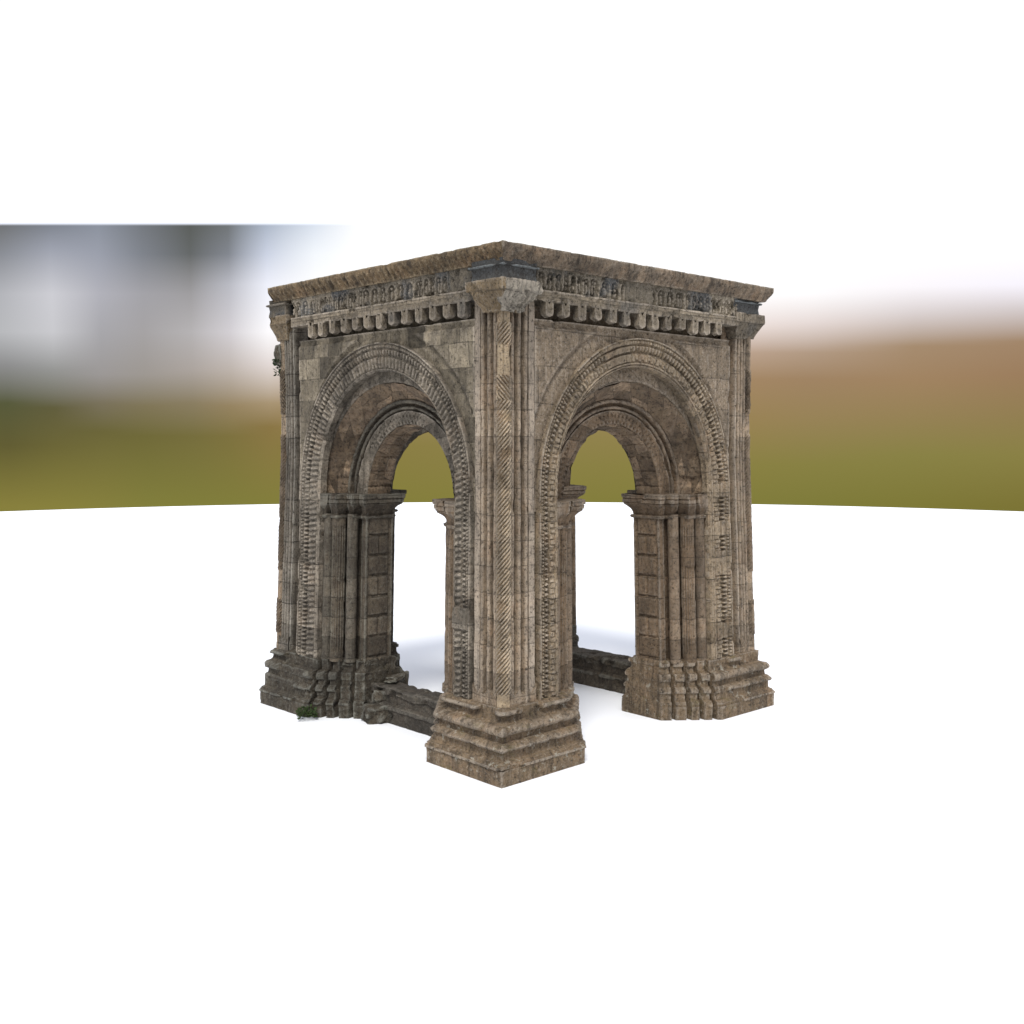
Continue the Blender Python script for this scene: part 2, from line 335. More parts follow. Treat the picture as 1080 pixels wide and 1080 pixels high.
for pn, (S1, e1), (S2, e2) in PIERS:
    core = MB()
    for S, e in ((S1, e1), (S2, e2)):
        fs, ft = half(S, e)
        prof = [(fs(q), d) for q, d in cluster_profile(S, e)]
        zz = frange(1.26, 8.96, .10); us = arclen(prof)
        P = []; UV = []
        for z in zz:
            row = []
            course = math.floor(z/.49)
            for i, (a, d) in enumerate(prof):
                j = .012*(hsh(course, S.W, e)-.5)
                lump = 0
                if z < 1.75 and d < .56: lump = 0
                row.append(S.p(a, d+j+lump, z))
            P.append(row); UV.append([(u, z) for u in us])
        core.grid(P, UV, hint=outv(S), mat=0)
        # jamb backing + block-panelled inner pier face
        jp = [(S.r0+.02, .50), (S.r0, .86), (2.24, .86), (2.24, 1.02), (1.90, 1.02), (1.9, 1.14), (1.60, 1.14), (1.60, 1.05), (1.42, 1.05), (1.42, 1.78), (1.9, 1.78)]
        jp = resample(jp, .045); us = arclen(jp); P = []; UV = []
        tot = 0
        for z in frange(1.26, 4.72, .03):
            row = []
            for (t, d) in jp:
                h = 0
                if abs(t-1.42) < .001 and 1.12 < d < 1.70:
                    k = z/.46; fk = k-math.floor(k)
                    hc = (math.floor(k) % 2 == 0)
                    ins = sm(1.12, 1.15, d)*sm(1.70, 1.67, d)
                    gr = max(1-sm(.03, .08, min(fk, 1-fk)), (1-sm(.015, .04, abs(d-1.41))) if hc else 0, (1-sm(.0, .04, min(abs(d-1.13), abs(d-1.70))))*.8)
                    h = -.01*ins+.045*gr
                row.append(S.p(ft(t+h), d, z))
            P.append(row); UV.append([(u, z) for u in us])
        core.grid(P, UV, hint=outv(S, (1 if e == 0 else -1), -.2), mat=1)
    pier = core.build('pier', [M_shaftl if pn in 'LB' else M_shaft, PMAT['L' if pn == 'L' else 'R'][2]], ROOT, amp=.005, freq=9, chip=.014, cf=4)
    # solid heart so that nothing shows through
    # rope column on the corner
    q = .10 if pn == 'N' else .13
    rc = MB(); f1, _ = half(S1, e1)
    fn = .10
    hx, hy = S1.fn(f1(q), .52 if pn in 'N' else .54)
    cx, cy = hx, hy
    if pn != 'N':
        f2, _ = half(S2, e2); gx, gy = S2.fn(f2(q), .54); 
        cx = gx if abs(gx-CXB) > abs(hx-CXB) else hx; cy = gy if abs(gy-CYB) > abs(hy-CYB) else hy
    hi = pn == 'N'; n = 48 if hi else 36; dz = .014 if hi else .02
    P = []; UV = []
    hand = -1
    for z in frange(1.26, 8.68, dz):
        row = []; uq = []
        plainz = (7.45 < z < 8.02) or z > 8.42 or z < 1.55 if hi else (z > 7.9 or 6.4 < z < 6.9 or 2.5 < z < 3.2 or z < 1.7)
        cz = z/.49; jt = .008*max(0, 1-abs(cz-round(cz))*22)
        for j in range(n):
            a = 2*PI*j/n
            w = math.sin(10*a+(1 if 7.0 < z < 7.45 else -1)*2*PI*z/.088)
            rel = 0 if plainz else .030*(abs(w)**.7*(1 if w > 0 else -1))
            if plainz and hi and z > 7.45: rel = -.02*(1-sm(.03, .09, abs(((a+PI*.78) % (2*PI)) - .12)))
            rr = (.124 if hi else .115)+rel-jt
            row.append(batter(cx+rr*math.cos(a), cy+rr*math.sin(a), z)); uq.append((a*.1, z))
        P.append(row); UV.append(uq)
    c3 = Vector((cx, cy, 0)); rc.grid(P, UV, hint=lambda w: Vector((w.x-cx, w.y-cy, 0)), close=True)
    rc.build('rope_column', M_rope if hi else M_shaft, pier, amp=.004, freq=8, chip=.015, cf=3, angle=60)
    # jamb columns
    for S, e in ((S1, e1), (S2, e2)):
        fs, ft = half(S, e)
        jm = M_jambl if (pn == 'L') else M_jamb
        k = S.r0/2.46
        for t, d, r in ((2.36*k, .63, .115), (1.75, .90, .125)):
            mb = MB(); column(mb, S, ft(t), d, r, 1.26, 4.62, .08, 16); 
            mb.build('half_column', jm, pier, amp=.003, freq=6, chip=.012, cf=4)
        mb = MB()
        def flt(a, z):
            if z > 4.38 or z < 1.5 or (pn == 'R' and 3.45 < z < 3.85): return .006
            w = abs(math.sin(8*a)); return -.026*w**.8
        column(mb, S, ft(2.08), .76, .158, 1.26, 4.62, .06, 64, flt)
        mb.build('fluted_column', jm, pier, amp=.003, freq=6, chip=.012, angle=50)
        # impost
        mb = MB()
        st = [(S.r0+.25, .66), (S.r0+.002, .66), (S.r0+.0, .54), (2.28, .54), (2.28, .80), (2.22, .80), (2.22, .62), (1.96, .62), (1.96, .98), (1.87, .98), (1.87, .86), (1.66, .86), (1.66, 1.12), (1.60, 1.12), (1.60, 1.02), (1.42, 1.02), (1.42, 1.78), (2.1, 1.78)]
        st = resample(st, .05); us = arclen(st)
        prof = [(4.50, -.05), (4.53, .04), (4.56, .055), (4.59, .04), (4.60, .0), (4.66, .01), (4.72, .04), (4.78, .09), (4.83, .15), (4.845, .165), (4.86, .15), (4.87, .175), (4.94, .185), (4.955, .17), (4.97, .20), (5.05, .205), (5.07, .19), (5.07, -.3)]
        P = []; UV = []
        for z, fl in prof:
            row = []
            for t, d in st:
                dd = d+fl if d > 1.7 else d-fl
                tt = t-fl if t < S.r0-.001 else t
                row.append(S.p(ft(tt), max(dd, .43), z))
            P.append(row); UV.append([(u, z) for u in us])
        mb.grid(P, UV, hint=outv(S, (1 if e == 0 else -1), -.3))
        mb.build('impost', jm, pier, amp=.008, freq=6, chip=.035, cf=3.2)
    # base
    mb = MB(); prof = BASEPROF; c1 = chain(S1, e1); c2 = chain(S2, e2)
    full = list(reversed(c1))+c2[1:]
    us = arclen(full); P = []; UV = []
    wear = {'N': .17, 'R': .16, 'L': .22, 'B': .2}[pn]
    zf = []
    for (z0_, w0_), (z1_, w1_) in zip(prof, prof[1:]):
        n_ = max(1, int(math.dist((z0_, w0_*.4), (z1_, w1_*.4))/.04+.5))
        for i in range(n_): zf.append((lerp(z0_, z1_, i/n_), lerp(w0_, w1_, i/n_)))
    zf.append(prof[-1])
    for z, w in zf:
        row = []
        for i, (ax, ay, bx, by) in enumerate(full):
            ww = w
            if .3 <= z <= 1.3:
                base_w = 1.0-.55*sm(.3, 1.25, z)
                lay = 0 if z < .43 else 1 if z < .73 else 2 if z < 1.045 else 3
                g = nz(ax, ay, lay*3.1+.4, 1.15, 3.3+ord(pn[0])*.37+hsh(lay, 2)*9)+.10*nz(ax, ay, z, 9)
                g2 = sm(.13-wear*.5, .15-wear*.5, g)
                ww = lerp(w, min(w, (.95, .71, .58, .22)[lay]), g2) if lay != 2 or pn == 'L' else w-.05*g2
            x = lerp(ax, bx, ww); y = lerp(ay, by, ww)
            row.append((x, y, z))
        P.append(row); UV.append([(u, z) for u in us])
    C = Vector((sum(f[0] for f in full)/len(full), sum(f[1] for f in full)/len(full), 0))
    mb.grid(P, UV, hint=lambda w: Vector((w.x-C.x, w.y-C.y, 0)))
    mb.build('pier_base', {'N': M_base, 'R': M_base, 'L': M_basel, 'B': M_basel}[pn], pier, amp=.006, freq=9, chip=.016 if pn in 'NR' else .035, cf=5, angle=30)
    # foot block of the slim shafts
    for S, e in ((S1, e1), (S2, e2)):
        if S.name not in 'RL': continue
        fs, ft = half(S, e); mb = MB()
        wd = .86 if e == 0 else .62
        P = []; UV = []
        for z in frange(1.30, 1.78, .03):
            row = []; uq = []
            for a in frange(.19, wd, .022):
                sc_ = abs(math.sin((a-.19)/(wd-.19)*3*PI)); top = 1.50+.14*(1-sc_)
                row.append(S.p(fs(a), .425 if z < top else .58, z)); uq.append((a, z))
            P.append(row); UV.append(uq)
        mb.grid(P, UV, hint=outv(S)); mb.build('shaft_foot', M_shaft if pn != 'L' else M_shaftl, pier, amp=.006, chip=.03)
    # capital: abacus block over the corner, tapering down
    mb = MB()
    def cor(a, d):   # symmetric corner coords -> building
        x = a if pn in 'NL' else XR-a; y = d if pn in 'NR' else YL-d
        return x, y
    lo, hi_ = (.40, .95), (.20, 1.22)
    if pn == 'R': hi_ = (.32, 1.42); lo = (.50, 1.20)
    if pn == 'L': hi_ = (.36, 1.15); lo = (.50, .95)
    if pn == 'B': hi_ = (.34, 1.3); lo = (.55, 1.1)
    P = []; UV = []
    cz_ = [(8.60, -.2), (8.62, 0), (8.66, .03), (8.72, .16), (8.78, .33), (8.84, .5), (8.90, .68), (8.955, .86), (8.97, .95), (9.0, 1.0), (9.07, 1.0), (9.14, 1.0), (9.175, .98), (9.18, .4)]
    for z, w in resample(cz_, .03):
        a0 = lerp(lo[0], hi_[0], w); a1 = lerp(lo[1], hi_[1], w)
        ring = [(a0, a0), (a1, a0), (a1, 1.0 if pn != 'R' else 1.3), (1.0 if pn != 'R' else 1.3, 1.0), (a0, a1)] if False else [(a0, a1), (a0, a0), (a1, a0)]
        ring = [(.75, a1), (a0, a1), (a0, a0), (a1, a0), (a1, .75)]
        rs = resn(ring, (8, 44, 44, 8)); row = []
        for (a, d) in rs:
            x, y = cor(a, d)
            row.append((x, y, z))
        P.append(row); UV.append([(u, z) for u in arclen(rs)])
    # carved faces
    if pn == 'N':
        for i, row in enumerate(P):
            for j, (x, y, z) in enumerate(row):
                if y < .42 and x > .42 and x < 1.2:
                    cx_, cq_ = .72, 8.86
                    rr = math.hypot(x-cx_, (z-cq_)*1.1)
                    rel = .018*math.sin(rr*48)+.018*math.sin(x*52+z*30)*math.sin(z*60)
                    if z > 9.0: rel = .012*math.sin(x*55)
                    row[j] = (x, y+rel, z)
    x, y = cor(.4, .4); c_in = Vector((*cor(.9, .9), 0))
    mb.grid(P, UV, hint=lambda w: Vector((w.x-c_in.x, w.y-c_in.y, 0)))
    cap = mb.build('capital', M_cap, pier, amp=.010, freq=6, chip=.045, cf=3, seed=hsh(len(pn), ord(pn[0])))
    if pn == 'N':
        for p_ in cap.data.polygons:
            if p_.center.y < .47 and p_.center.x > .34-(p_.center.z-8.62)*.25 and p_.center.x > .30: p_.material_index = 1
        cap.data.materials.append(M_capp)
    elif pn in 'R':
        cap.data.materials.clear(); cap.data.materials.append(M_corb)
    # entablature block
    mb = MB(); P = []; UV = []
    e0, e1_ = {'N': (.33, 1.20), 'R': (.42, 1.42), 'L': (.37, 1.10), 'B': (.42, 1.3)}[pn]
    for z, o in [(9.15, 0), (9.20, 0), (9.30, -.015), (9.40, 0), (9.405, .04), (9.43, .055), (9.45, .04), (9.455, -.01), (9.55, .0)]:
        ring = resn([(.75, e1_+o*.3), (e0-o, e1_+o*.3), (e0-o, e0-o), (e1_+o*.3, e0-o), (e1_+o*.3, .75)], (6, 16, 16, 6))
        P.append([(*cor(a, d), z) for a, d in ring]); UV.append([(u, z) for u in arclen(ring)])
    mb.grid(P, UV, hint=lambda w: Vector((w.x-c_in.x, w.y-c_in.y, 0)))
    mb.build('entablature_block', M_slate if pn in 'NR' else M_frz, pier, amp=.008, chip=.03 if pn != 'L' else .12, seed=3)

# ------------------------------------------------------------------ arches, walls, entablature
def arch_path(z0, zc, r, step=.022):
    """(side -1/1 or angle) samples along legs and half circle"""
    leg = frange(z0, zc, step)
    out = [('l', z) for z in leg[:-1]]
    n = int(PI*r/step)
    out += [('a', PI-PI*i/n) for i in range(n+1)]
    out += [('r', z) for z in reversed(leg[:-1])]
    return out

def relief_band(S, f, u, side, th, w):
    """carved relief (depth added inward) across the archivolt. f 0 inner edge..1 outer edge; x metres across"""
    x = f*w; L = (S.name == 'L')
    h = 0.
    k = w/.50
    f0 = f
    # plain stretches
    pl = 0
    if S.name == 'R':
        if 7.15 < u < 7.95: pl = 1
        if side == 'r' and (1.75 < th < 2.1 or 3.2 < th < 3.75 or 4.1 < th < 4.4 or th > 5.0): pl = 1
    elif L:
        if side == 'l' and 2.62 < th < 3.05: return -.02 if .03 < f < .85 else 0
        if side == 'r' and th > 4.6: pl = .6
    if f < .07: h = .05*(1-f/.07)
    elif f < .12: h = .025
    elif f < .50:                        # meander / brick key
        per = .105 if not L else .125
        q = u/per; a = q-math.floor(q); g = (f-.12)/.38
        row = math.floor(q) % 2
        if a < .22 and g > .25: h = .026*(1-pl)
        if (.25 < g < .45 if row else g > .8) and a > .2: h = .024*(1-pl)
        if .18 < g < .26: h = .03
        if L: h = (.045*(1-sm(.05, .35, abs(a-.25-.3*g))))*(1-.5*pl)
    elif f < .56: h = .05
    elif f < .74:                        # drilled saw teeth
        per = .098; q = u/per; a = abs((q-math.floor(q))-.5)*2; g = (f-.56)/.18
        h = .075*sm(.15, .65, a-g*.55+.12)*(1-pl)
    elif f < .76: h = .0
    elif f < .80: h = .045
    elif f < .95:
        per = .065 if w < .6 else .075; q = u/per; a = abs((q-math.floor(q))-.5)*2; g = abs((f-.87)/.08)
        h = (-.006+.045*sm(.35, 1, max(a, g)))*(1-pl*.7)
    else: h = .0
    return h

for S in SIDES:
    m_sh, m_band, m_jamb, m_wall, m_corn = PMAT[S.name]
    front = S.name in 'RL'
    # --- wall skin (spandrels) outside and plain face inside
    mb = MB()
    step = .05 if front else .12
    ss = frange(S.n0+(.86 if front else .9), S.n1-.88, step); ss = [ss[0]-.001]+ss+[ss[-1]+.001]; zz = frange(1.3 if not front else 4.9, 9.0, step); zz = sorted(zz+[8.597, 8.603]); zc = 5.30; rm = S.r0+.25
    P = []; UV = []; ins = []
    for z in zz:
        row = []; ur = []; ir = []
        for s in ss:
            dx, dz = s-S.c, z-zc; r = math.hypot(dx, max(dz, 0)); inside = r < rm
            if inside: k = rm/max(r, .01); s2 = S.c+dx*k; z2 = zc+dz*k if dz > 0 else z
            else: s2, z2 = s, z
            ir.append(inside)
            h = 0
            if z2 > 8.50: h = -.04*sm(8.5, 8.52, z2)+.42*sm(8.565, 8.60, z2)
            if front and z2 < 8.46:
                rr = math.hypot(s2-S.c, z2-5.3)
                lim = 3.33 if S.name == 'R' else 3.22
                on = sm(lim, lim+.03, rr)*sm(8.42, 8.40, z2)
                if S.name == 'R' and 8.0 < z2: on = on
                h -= .05*on
                h += .035*(1-sm(.0, .04, abs(rr-lim+.03)))*(z2 > 6.2)
            if s in (ss[0], ss[-1]): h = .2
            row.append(S.p(s2, .50+h, z2)); ur.append((s2, z2))
        P.append(row); UV.append(ur); ins.append(ir)
    mb.grid(P, UV, hint=outv(S), mask=lambda i, j: not (ins[i][j] and ins[i+1][j] and ins[i][j+1] and ins[i+1][j+1]))
    bk = [[S.p(s, .93, z) for s in frange(S.n0+.45, S.n1-.45, .3)] for z in frange(8.3, 9.3, .25)]
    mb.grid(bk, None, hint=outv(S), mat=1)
    # interior
    ss = frange(1.78, S.W-1.78, .14); zz = frange(1.2, 9.7, .14); rm2 = 1.50
    P = []; UV = []; ins2 = []
    for z in zz:
        row = []; ur = []; ir = []
        for s in ss:
            dx, dz = s-S.c, z-5.07; r = math.hypot(dx, max(dz, 0)); inside = r < rm2
            if inside:
                if dz > 0: k = rm2/max(r, .01); s2 = S.c+dx*k; z2 = 5.07+dz*k
                else: s2 = S.c+(1.42 if dx > 0 else -1.42); z2 = z
            else: s2, z2 = s, z
            ir.append(inside); row.append(S.p(s2, 1.78, z2)); ur.append((s2, z2))
        P.append(row); UV.append(ur); ins2.append(ir)
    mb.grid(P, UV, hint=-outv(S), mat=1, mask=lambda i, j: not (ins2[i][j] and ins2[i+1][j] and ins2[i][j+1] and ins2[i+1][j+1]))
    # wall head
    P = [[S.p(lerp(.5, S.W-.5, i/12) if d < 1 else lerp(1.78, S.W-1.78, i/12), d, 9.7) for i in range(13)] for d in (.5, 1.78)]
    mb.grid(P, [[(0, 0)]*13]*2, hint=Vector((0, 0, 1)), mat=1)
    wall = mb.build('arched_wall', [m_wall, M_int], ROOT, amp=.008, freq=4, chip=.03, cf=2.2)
    # --- carved archivolt band running up one pier, round the arch and down the other
    mb = MB(); nf = 30 if front else 12; step = .022 if front else .06
    path = arch_path(1.30, 5.30, S.r0+.25, step)
    P = []; UV = []
    cr = [(-.0, .24), (-.0, .12), (-.0, .05)]
    for k, (kind, v) in enumerate(path):
        if kind == 'a': wi = .5+.5*math.cos(v)
        else: wi = 0 if kind == 'l' else 1
        wb = lerp(S.wn, S.wf*.93, wi)-.03*(math.sin(v)**2 if kind == 'a' else 0)
        u = k*step; row = []; ur = []
        offs = [(0, .22), (0, .14), (0, .06)]+[(i/nf*wb, None) for i in range(nf+1)]+[(wb, .05), (wb, .12), (wb, .2)]
        yy = 0
        for rr, dd in offs:
            r = S.r0+rr
            zc = 5.30
            if dd is None:
                d = .385+(1.35 if S.name == 'R' else 1.05)*(relief_band(S, rr/wb, u, kind, v, wb) if front else .02*((int(u/.2)) % 2))
            else: d = .385+dd
            if kind == 'a': s, z = S.c+r*math.cos(v), zc+r*math.sin(v)
            else:
                s = S.c+(r if kind == 'r' else -r); z = v
            if z < 1.34: d += .0
            row.append(S.p(s, d, z)); yy = rr; ur.append((rr, u))
        P.append(row); UV.append(ur)
    mb.grid(P, UV, hint=outv(S))
    mb.build('archivolt_band', m_band, wall, amp=.006, freq=6, chip=.025, cf=3, angle=30)
    # --- inner orders: swept profile (r, d), slightly flattened arches
    K = S.r0/2.46
    def sweep(name, prof, mat, rel=None, st=.04, amp=.006, chip=.02, angle=38, cr_step=.04):
        pr = resample(prof, cr_step); us = arclen(pr); mb = MB(); P = []; UV = []
        n = int(PI*2.2/st) if front else int(PI*2.2/.1)
        for i in range(n+1):
            th = PI-PI*i/n; row = []; ur = []
            for (r, d), u_ in zip(pr, us):
                h, hr = rel(r, d, th*r) if rel else (0, 0)
                ax = (1+.08*sm(1.5, 2.1, r))*K; r_ = r+hr
                row.append(S.p(S.c+r_*ax*math.cos(th), d+h, 5.05+r_*math.sin(th))); ur.append((u_, i*st*r/2.2))
            P.append(row); UV.append(ur)
        mb.grid(P, UV, hint=outv(S))
        return mb.build(name, mat, wall, amp=amp, chip=chip, angle=angle)
    sweep('voussoir_ring', [(2.84, .46), (2.80, .58), (2.74, .62), (2.46, .62), (2.43, .645)], m_band if S.name == 'L' else m_wall,
          rel=lambda r, d, u: (.012*(1-sm(.0, .03, abs((u/.42) % 1-.5)*.42)), 0))
    sweep('arch_soffit', [(2.43, .645), (2.09, 1.10)], M_sof, rel=lambda r, d, u: (0, -.025*hsh(math.floor(u/.40))+.02*(1-sm(0, .03, abs((u/.40) % 1-.5)*.40))), amp=.012, chip=.04, st=.03)
    def torus(r, d, w, n=5): return [(r-w*math.cos(PI*i/n), d-w*math.sin(PI*i/n)) for i in range(n+1)][::-1]
    a = 2.09
    pr = [(a, 1.10)]+torus(a-.045, 1.07, .042)+[(a-.088, 1.13), (a-.09, 1.17), (a-.14, 1.17), (a-.145, 1.13)]+torus(a-.18, 1.10, .032)+[(a-.214, 1.17), (a-.235, 1.17)]
    sweep('roll_moulding', pr, m_jamb, rel=lambda r, d, u: ((.03*(1 if (u/.09) % 1 < .4 else 0)) if a-.14 < r < a-.09 else 0, 0), cr_step=.025)
    def drill(r, d, u):
        if d > 1.13 or r < 1.60 or r > a-.26: return 0, 0
        q = abs((u/.12) % 1-.5)*2; g = abs((r/.12) % 1-.5)*2
        return .06*sm(.45, .95, 1-max(q, g))*(1 if (u*.31) % 1 > .35 else .2), 0
    sweep('carved_ring', [(a-.235, 1.17), (a-.245, 1.10), (1.62, 1.10), (1.58, 1.115), (1.56, 1.14)], M_jamb if S.name == 'R' else m_band, rel=drill if front else None, st=.03, cr_step=.03)
    sweep('inner_soffit', [(1.56, 1.14), (1.49, 1.70), (1.50, 1.76), (1.56, 1.785)], M_sof, rel=lambda r, d, u: (0, -.018*hsh(math.floor(u/.36), math.floor(d/.31))+.03*(1-sm(0, .03, abs((u/.36) % 1-.5)*.36))), amp=.01, chip=.04, st=.03)
    # --- corbel table
    n0, n1 = (1.51, 6.99) if S.name != 'L' else (1.46, 6.79)
    if not front: n0, n1 = 1.7, S.W-1.7
    pitch = (n1-n0)/12
    for i in range(13):
        rr = random.Random(i*7+ord(S.name)); mb = MB()
        s0 = n0+pitch*i+rr.uniform(-.02, .02); w = pitch*.235*rr.uniform(.88, 1.08); zb = 8.575+rr.uniform(-.02, .03)
        pt = rr.uniform(.03, .065)
        out = [(-w, 8.90), (-w, zb+pt), (-w*.75, zb+pt*.4), (-w*.35, zb+.01), (0, zb-.01), (w*.35, zb+.01), (w*.75, zb+pt*.4), (w, zb+pt), (w, 8.90)]
        if rr.random() < .25: out = [(x*.95, z if z > 8.7 else z+.03) for x, z in out]
        rs = resample(out, .03); P = []; UV = []
        for d, k in ((.27, .55), (.262, .97), (.275, 1), (.31, 1), (.35, 1), (.40, 1), (.43, .9), (.43, .2)):
            P.append([S.p(s0+x*k, d, 8.78+(z-8.78)*k if k < 1 and (z < 8.88 or k < .5) else z) for x, z in rs]); UV.append([(s0+x, z) for x, z in rs])
        mid = [S.p(s0+x*.0, .27, 8.78+(z-8.78)*.3) for x, z in rs]
        P.insert(0, mid); UV.insert(0, [(s0, z) for x, z in rs])
        c_ = Vector(S.p(s0, .36, 8.74)); mb.grid(P, UV, hint=lambda q: q-c_)
        mb.build('corbel', M_corb, ROOT, amp=.003, freq=9, chip=.012, cf=6, seed=i, angle=20)
    # --- corbel band, frieze
    e0, e1_ = (1.10, S.W-1.25)
    if not front: e0, e1_ = 1.2, S.W-1.2
    mb = MB(); P = []; UV = []
    pr = resample([(.86, 8.86), (.275, 8.86), (.265, 8.88), (.265, 9.03), (.258, 9.035), (.258, 9.065), (.28, 9.075), (.36, 9.08)], .04)
    for d, z in pr:
        row = []; ur = []
        for s in frange(e0, e1_, .05):
            blk = math.floor(s/.62+hsh(3)*2); j = .03*(hsh(blk, S.W)-.5)
            row.append(S.p(s, d+j, z)); ur.append((s, z))
        P.append(row); UV.append(ur)
    mb.grid(P, UV, hint=outv(S))
    mb.build('corbel_band', M_corb, wall, amp=.010, freq=6, chip=.05, cf=3.5)
    mb = MB(); P = []; UV = []
    for z in frange(9.06, 9.54, .016 if front else .08):
        row = []; ur = []
        for s in frange(e0, e1_, .016 if front else .1):
            blk = math.floor(s/.93); hb = hsh(blk, S.W, 1); per = (.19, .24, .30)[int(hb*3)]
            q = (s/per) % 1; x = (q-.5)*2; zz_ = (z-9.08)/.37
            h = .03*(hb-.5)
            plainb = hsh(blk, S.W, 5) < .22
            if front and not plainb and .02 < zz_ < .98:
                # little arcade with figures
                ar = math.hypot(x/.78, max(0, zz_-.55)/.38)
                niche = sm(1.0, .82, ar if zz_ > .55 else abs(x)/.78)
                fig = math.hypot(x/.36, (zz_-.32)/.36); head = math.hypot(x/.2, (zz_-.72)/.13)
                bump_ = max(sm(1.1, .5, fig), sm(1.1, .5, head))
                h += .075*niche-.07*bump_*niche+.02*nz(s, z, blk, 22)
            row.append(S.p(s, .30+h, z)); ur.append((s, z))
        P.append(row); UV.append(ur)
    mb.grid(P, UV, hint=outv(S))
    mb.build('frieze', M_frz, wall, amp=.010, freq=9, chip=.05, cf=4)

# cornice: one ring
cor_ = MB()
for S in SIDES:
    Llim = {'R': (.22, 8.84), 'L': (.22, 8.30), 'B': (.22, 8.30), 'D': (.22, 8.84)}[S.name]
    dfront = {'R': .22, 'L': .22, 'B': XR-8.84, 'D': YL-8.30}[S.name]
    pr = [(9.485, .34), (9.49, .24), (9.51, .205), (9.54, .19), (9.59, .14), (9.65, .07), (9.70, .02), (9.74, .0), (9.765, .0), (9.78, .0), (9.815, .0), (9.82, .3), (9.7, .6)]
    zf = resample([(o*.6 if o < .25 else o, z) for z, o in pr], .035); P = []; UV = []
    for o, z in zf:
        row = []; ur = []
        n = 230
        for i in range(n+1):
            s = lerp(Llim[0]+o, Llim[1]-(0 if S.name == 'L' else o), i/n)
            h = 0
            if .0 < o < .23 and z < 9.75:
                g = math.sin(PI*min(1, max(0, (z-9.48)/.28)))*.9
                if S.name in 'LD':
                    q = (s*5.5-(z-9.42)*2.2+.5*nz(s, 0, z, 2)) % 1
                    h = .05*g*(abs(q-.5)*2-.3)+.03*fr(s, z, 1, 9)*g
                else:
                    q = (s*1.55-(z-9.42)*1.6+.35*nz(s, 0, z, 1.1)) % 1
                    h = .045*g*(abs(q-.5)*2-.5)
            row.append(S.fn(s, dfront+(0 if S.name == 'D' and o < .35 else o+h))+(z,)); ur.append((s, z))
        P.append(row); UV.append(ur)
    cor_.grid(P, UV, hint=outv(S), mat=0 if S.name in 'LD' else 1)
cor_.build('cornice', [M_corn, M_cornr], ROOT, amp=.005, freq=7, chip=.014, cf=4)

# ------------------------------------------------------------------ sills
def sill(S, d0, d1, s0, s1, top, seed, mat):
    mb = MB(); P = []; UV = []
    pr = [(d0, 0), (d0, .30), (d0-.02, .31), (d0-.02, .37), (d0+.06, .42), (d0+.10, .43), (d0+.10, top-.18), (d0+.05, top-.17), (d0+.03, top-.02), (d0+.08, top), (d1-.06, top), (d1, top-.05), (d1+.02, top-.2), (d1-.05, top-.22), (d1-.05, .35), (d1+.03, .3), (d1+.03, 0)]
    if S.name == 'B': pr = [(d0+d1-d, z) for d, z in pr]
    for d, z in resample(pr, .05):
        row = []; ur = []
        for s in frange(s0, s1, .05):
            blk = math.floor(s/.8+seed); j = .05*(hsh(blk, z > top-.2, seed)-.5)
            row.append(S.fn(s, d+j)+(z+(.04*nz(s, d, 0, 1.5, seed) if z > .5 else 0),)); ur.append((s, z))
        P.append(row); UV.append(ur)
    cc = Vector((*S.fn((s0+s1)/2, (d0+d1)/2), .4))
    mb.grid(P, UV, hint=lambda q: Vector((0, 0, 1)) if q.z > top-.06 else (Vector((q.x-cc.x, 0, 0)) ))
    return mb.build('sill_wall', mat, ROOT, amp=.02, freq=3.5, chip=.08, cf=2.3, seed=seed)
sill(SL, 1.13, 1.80, 2.6, 5.95, .78, 1.2, M_sill)
sill(SB, 1.15, 1.95, 2.6, 5.95, .78, 4.2, M_jambl)

# rubble bonded to the bases (part of the masonry)
def rub(name, x, y, z, sx, sy, sz, rot, mat, seed):
    mb = MB(); rough_block(mb, x, y, z, sx, sy, sz, rot, 8, 0, .25, seed)
    return mb.build(name, mat, ROOT, amp=.015, freq=5, chip=.06, seed=seed)
rub('broken_block', 2.05, 5.72, .45, .18, .16, .45, .3, M_basel, 1)
rub('broken_block', 1.95, 5.95, 1.0, .15, .16, .22, .1, M_basel, 2)
rub('broken_block', 1.75, 5.50, .82, .3, .14, .07, .5, M_basel, 3)
rub('broken_projection', .60, 8.36, 8.28, .13, .12, .24, .2, M_basel, 9)
rub('broken_block', 1.35, 5.35, .5, .22, .2, .16, .4, M_basel, 5)

# ------------------------------------------------------------------ loose things
def place(x, y, z=0):
    c, s = math.cos(.754), math.sin(.754)
    return (-.183+x*c-y*s, 18.944+x*s+y*c, z)
mb = MB(); rough_block(mb, 0, 0, .16, .27, .22, .20, .4, 10, 0, .35, 3)
rk = mb.build('rock', M_basel, None, amp=.02, freq=4, chip=.05, angle=60)
rk.location = place(1.02, 5.22); rk['label'] = 'rounded dark mossy rock lying on white floor beside the left pier base'; rk['category'] = 'rock'

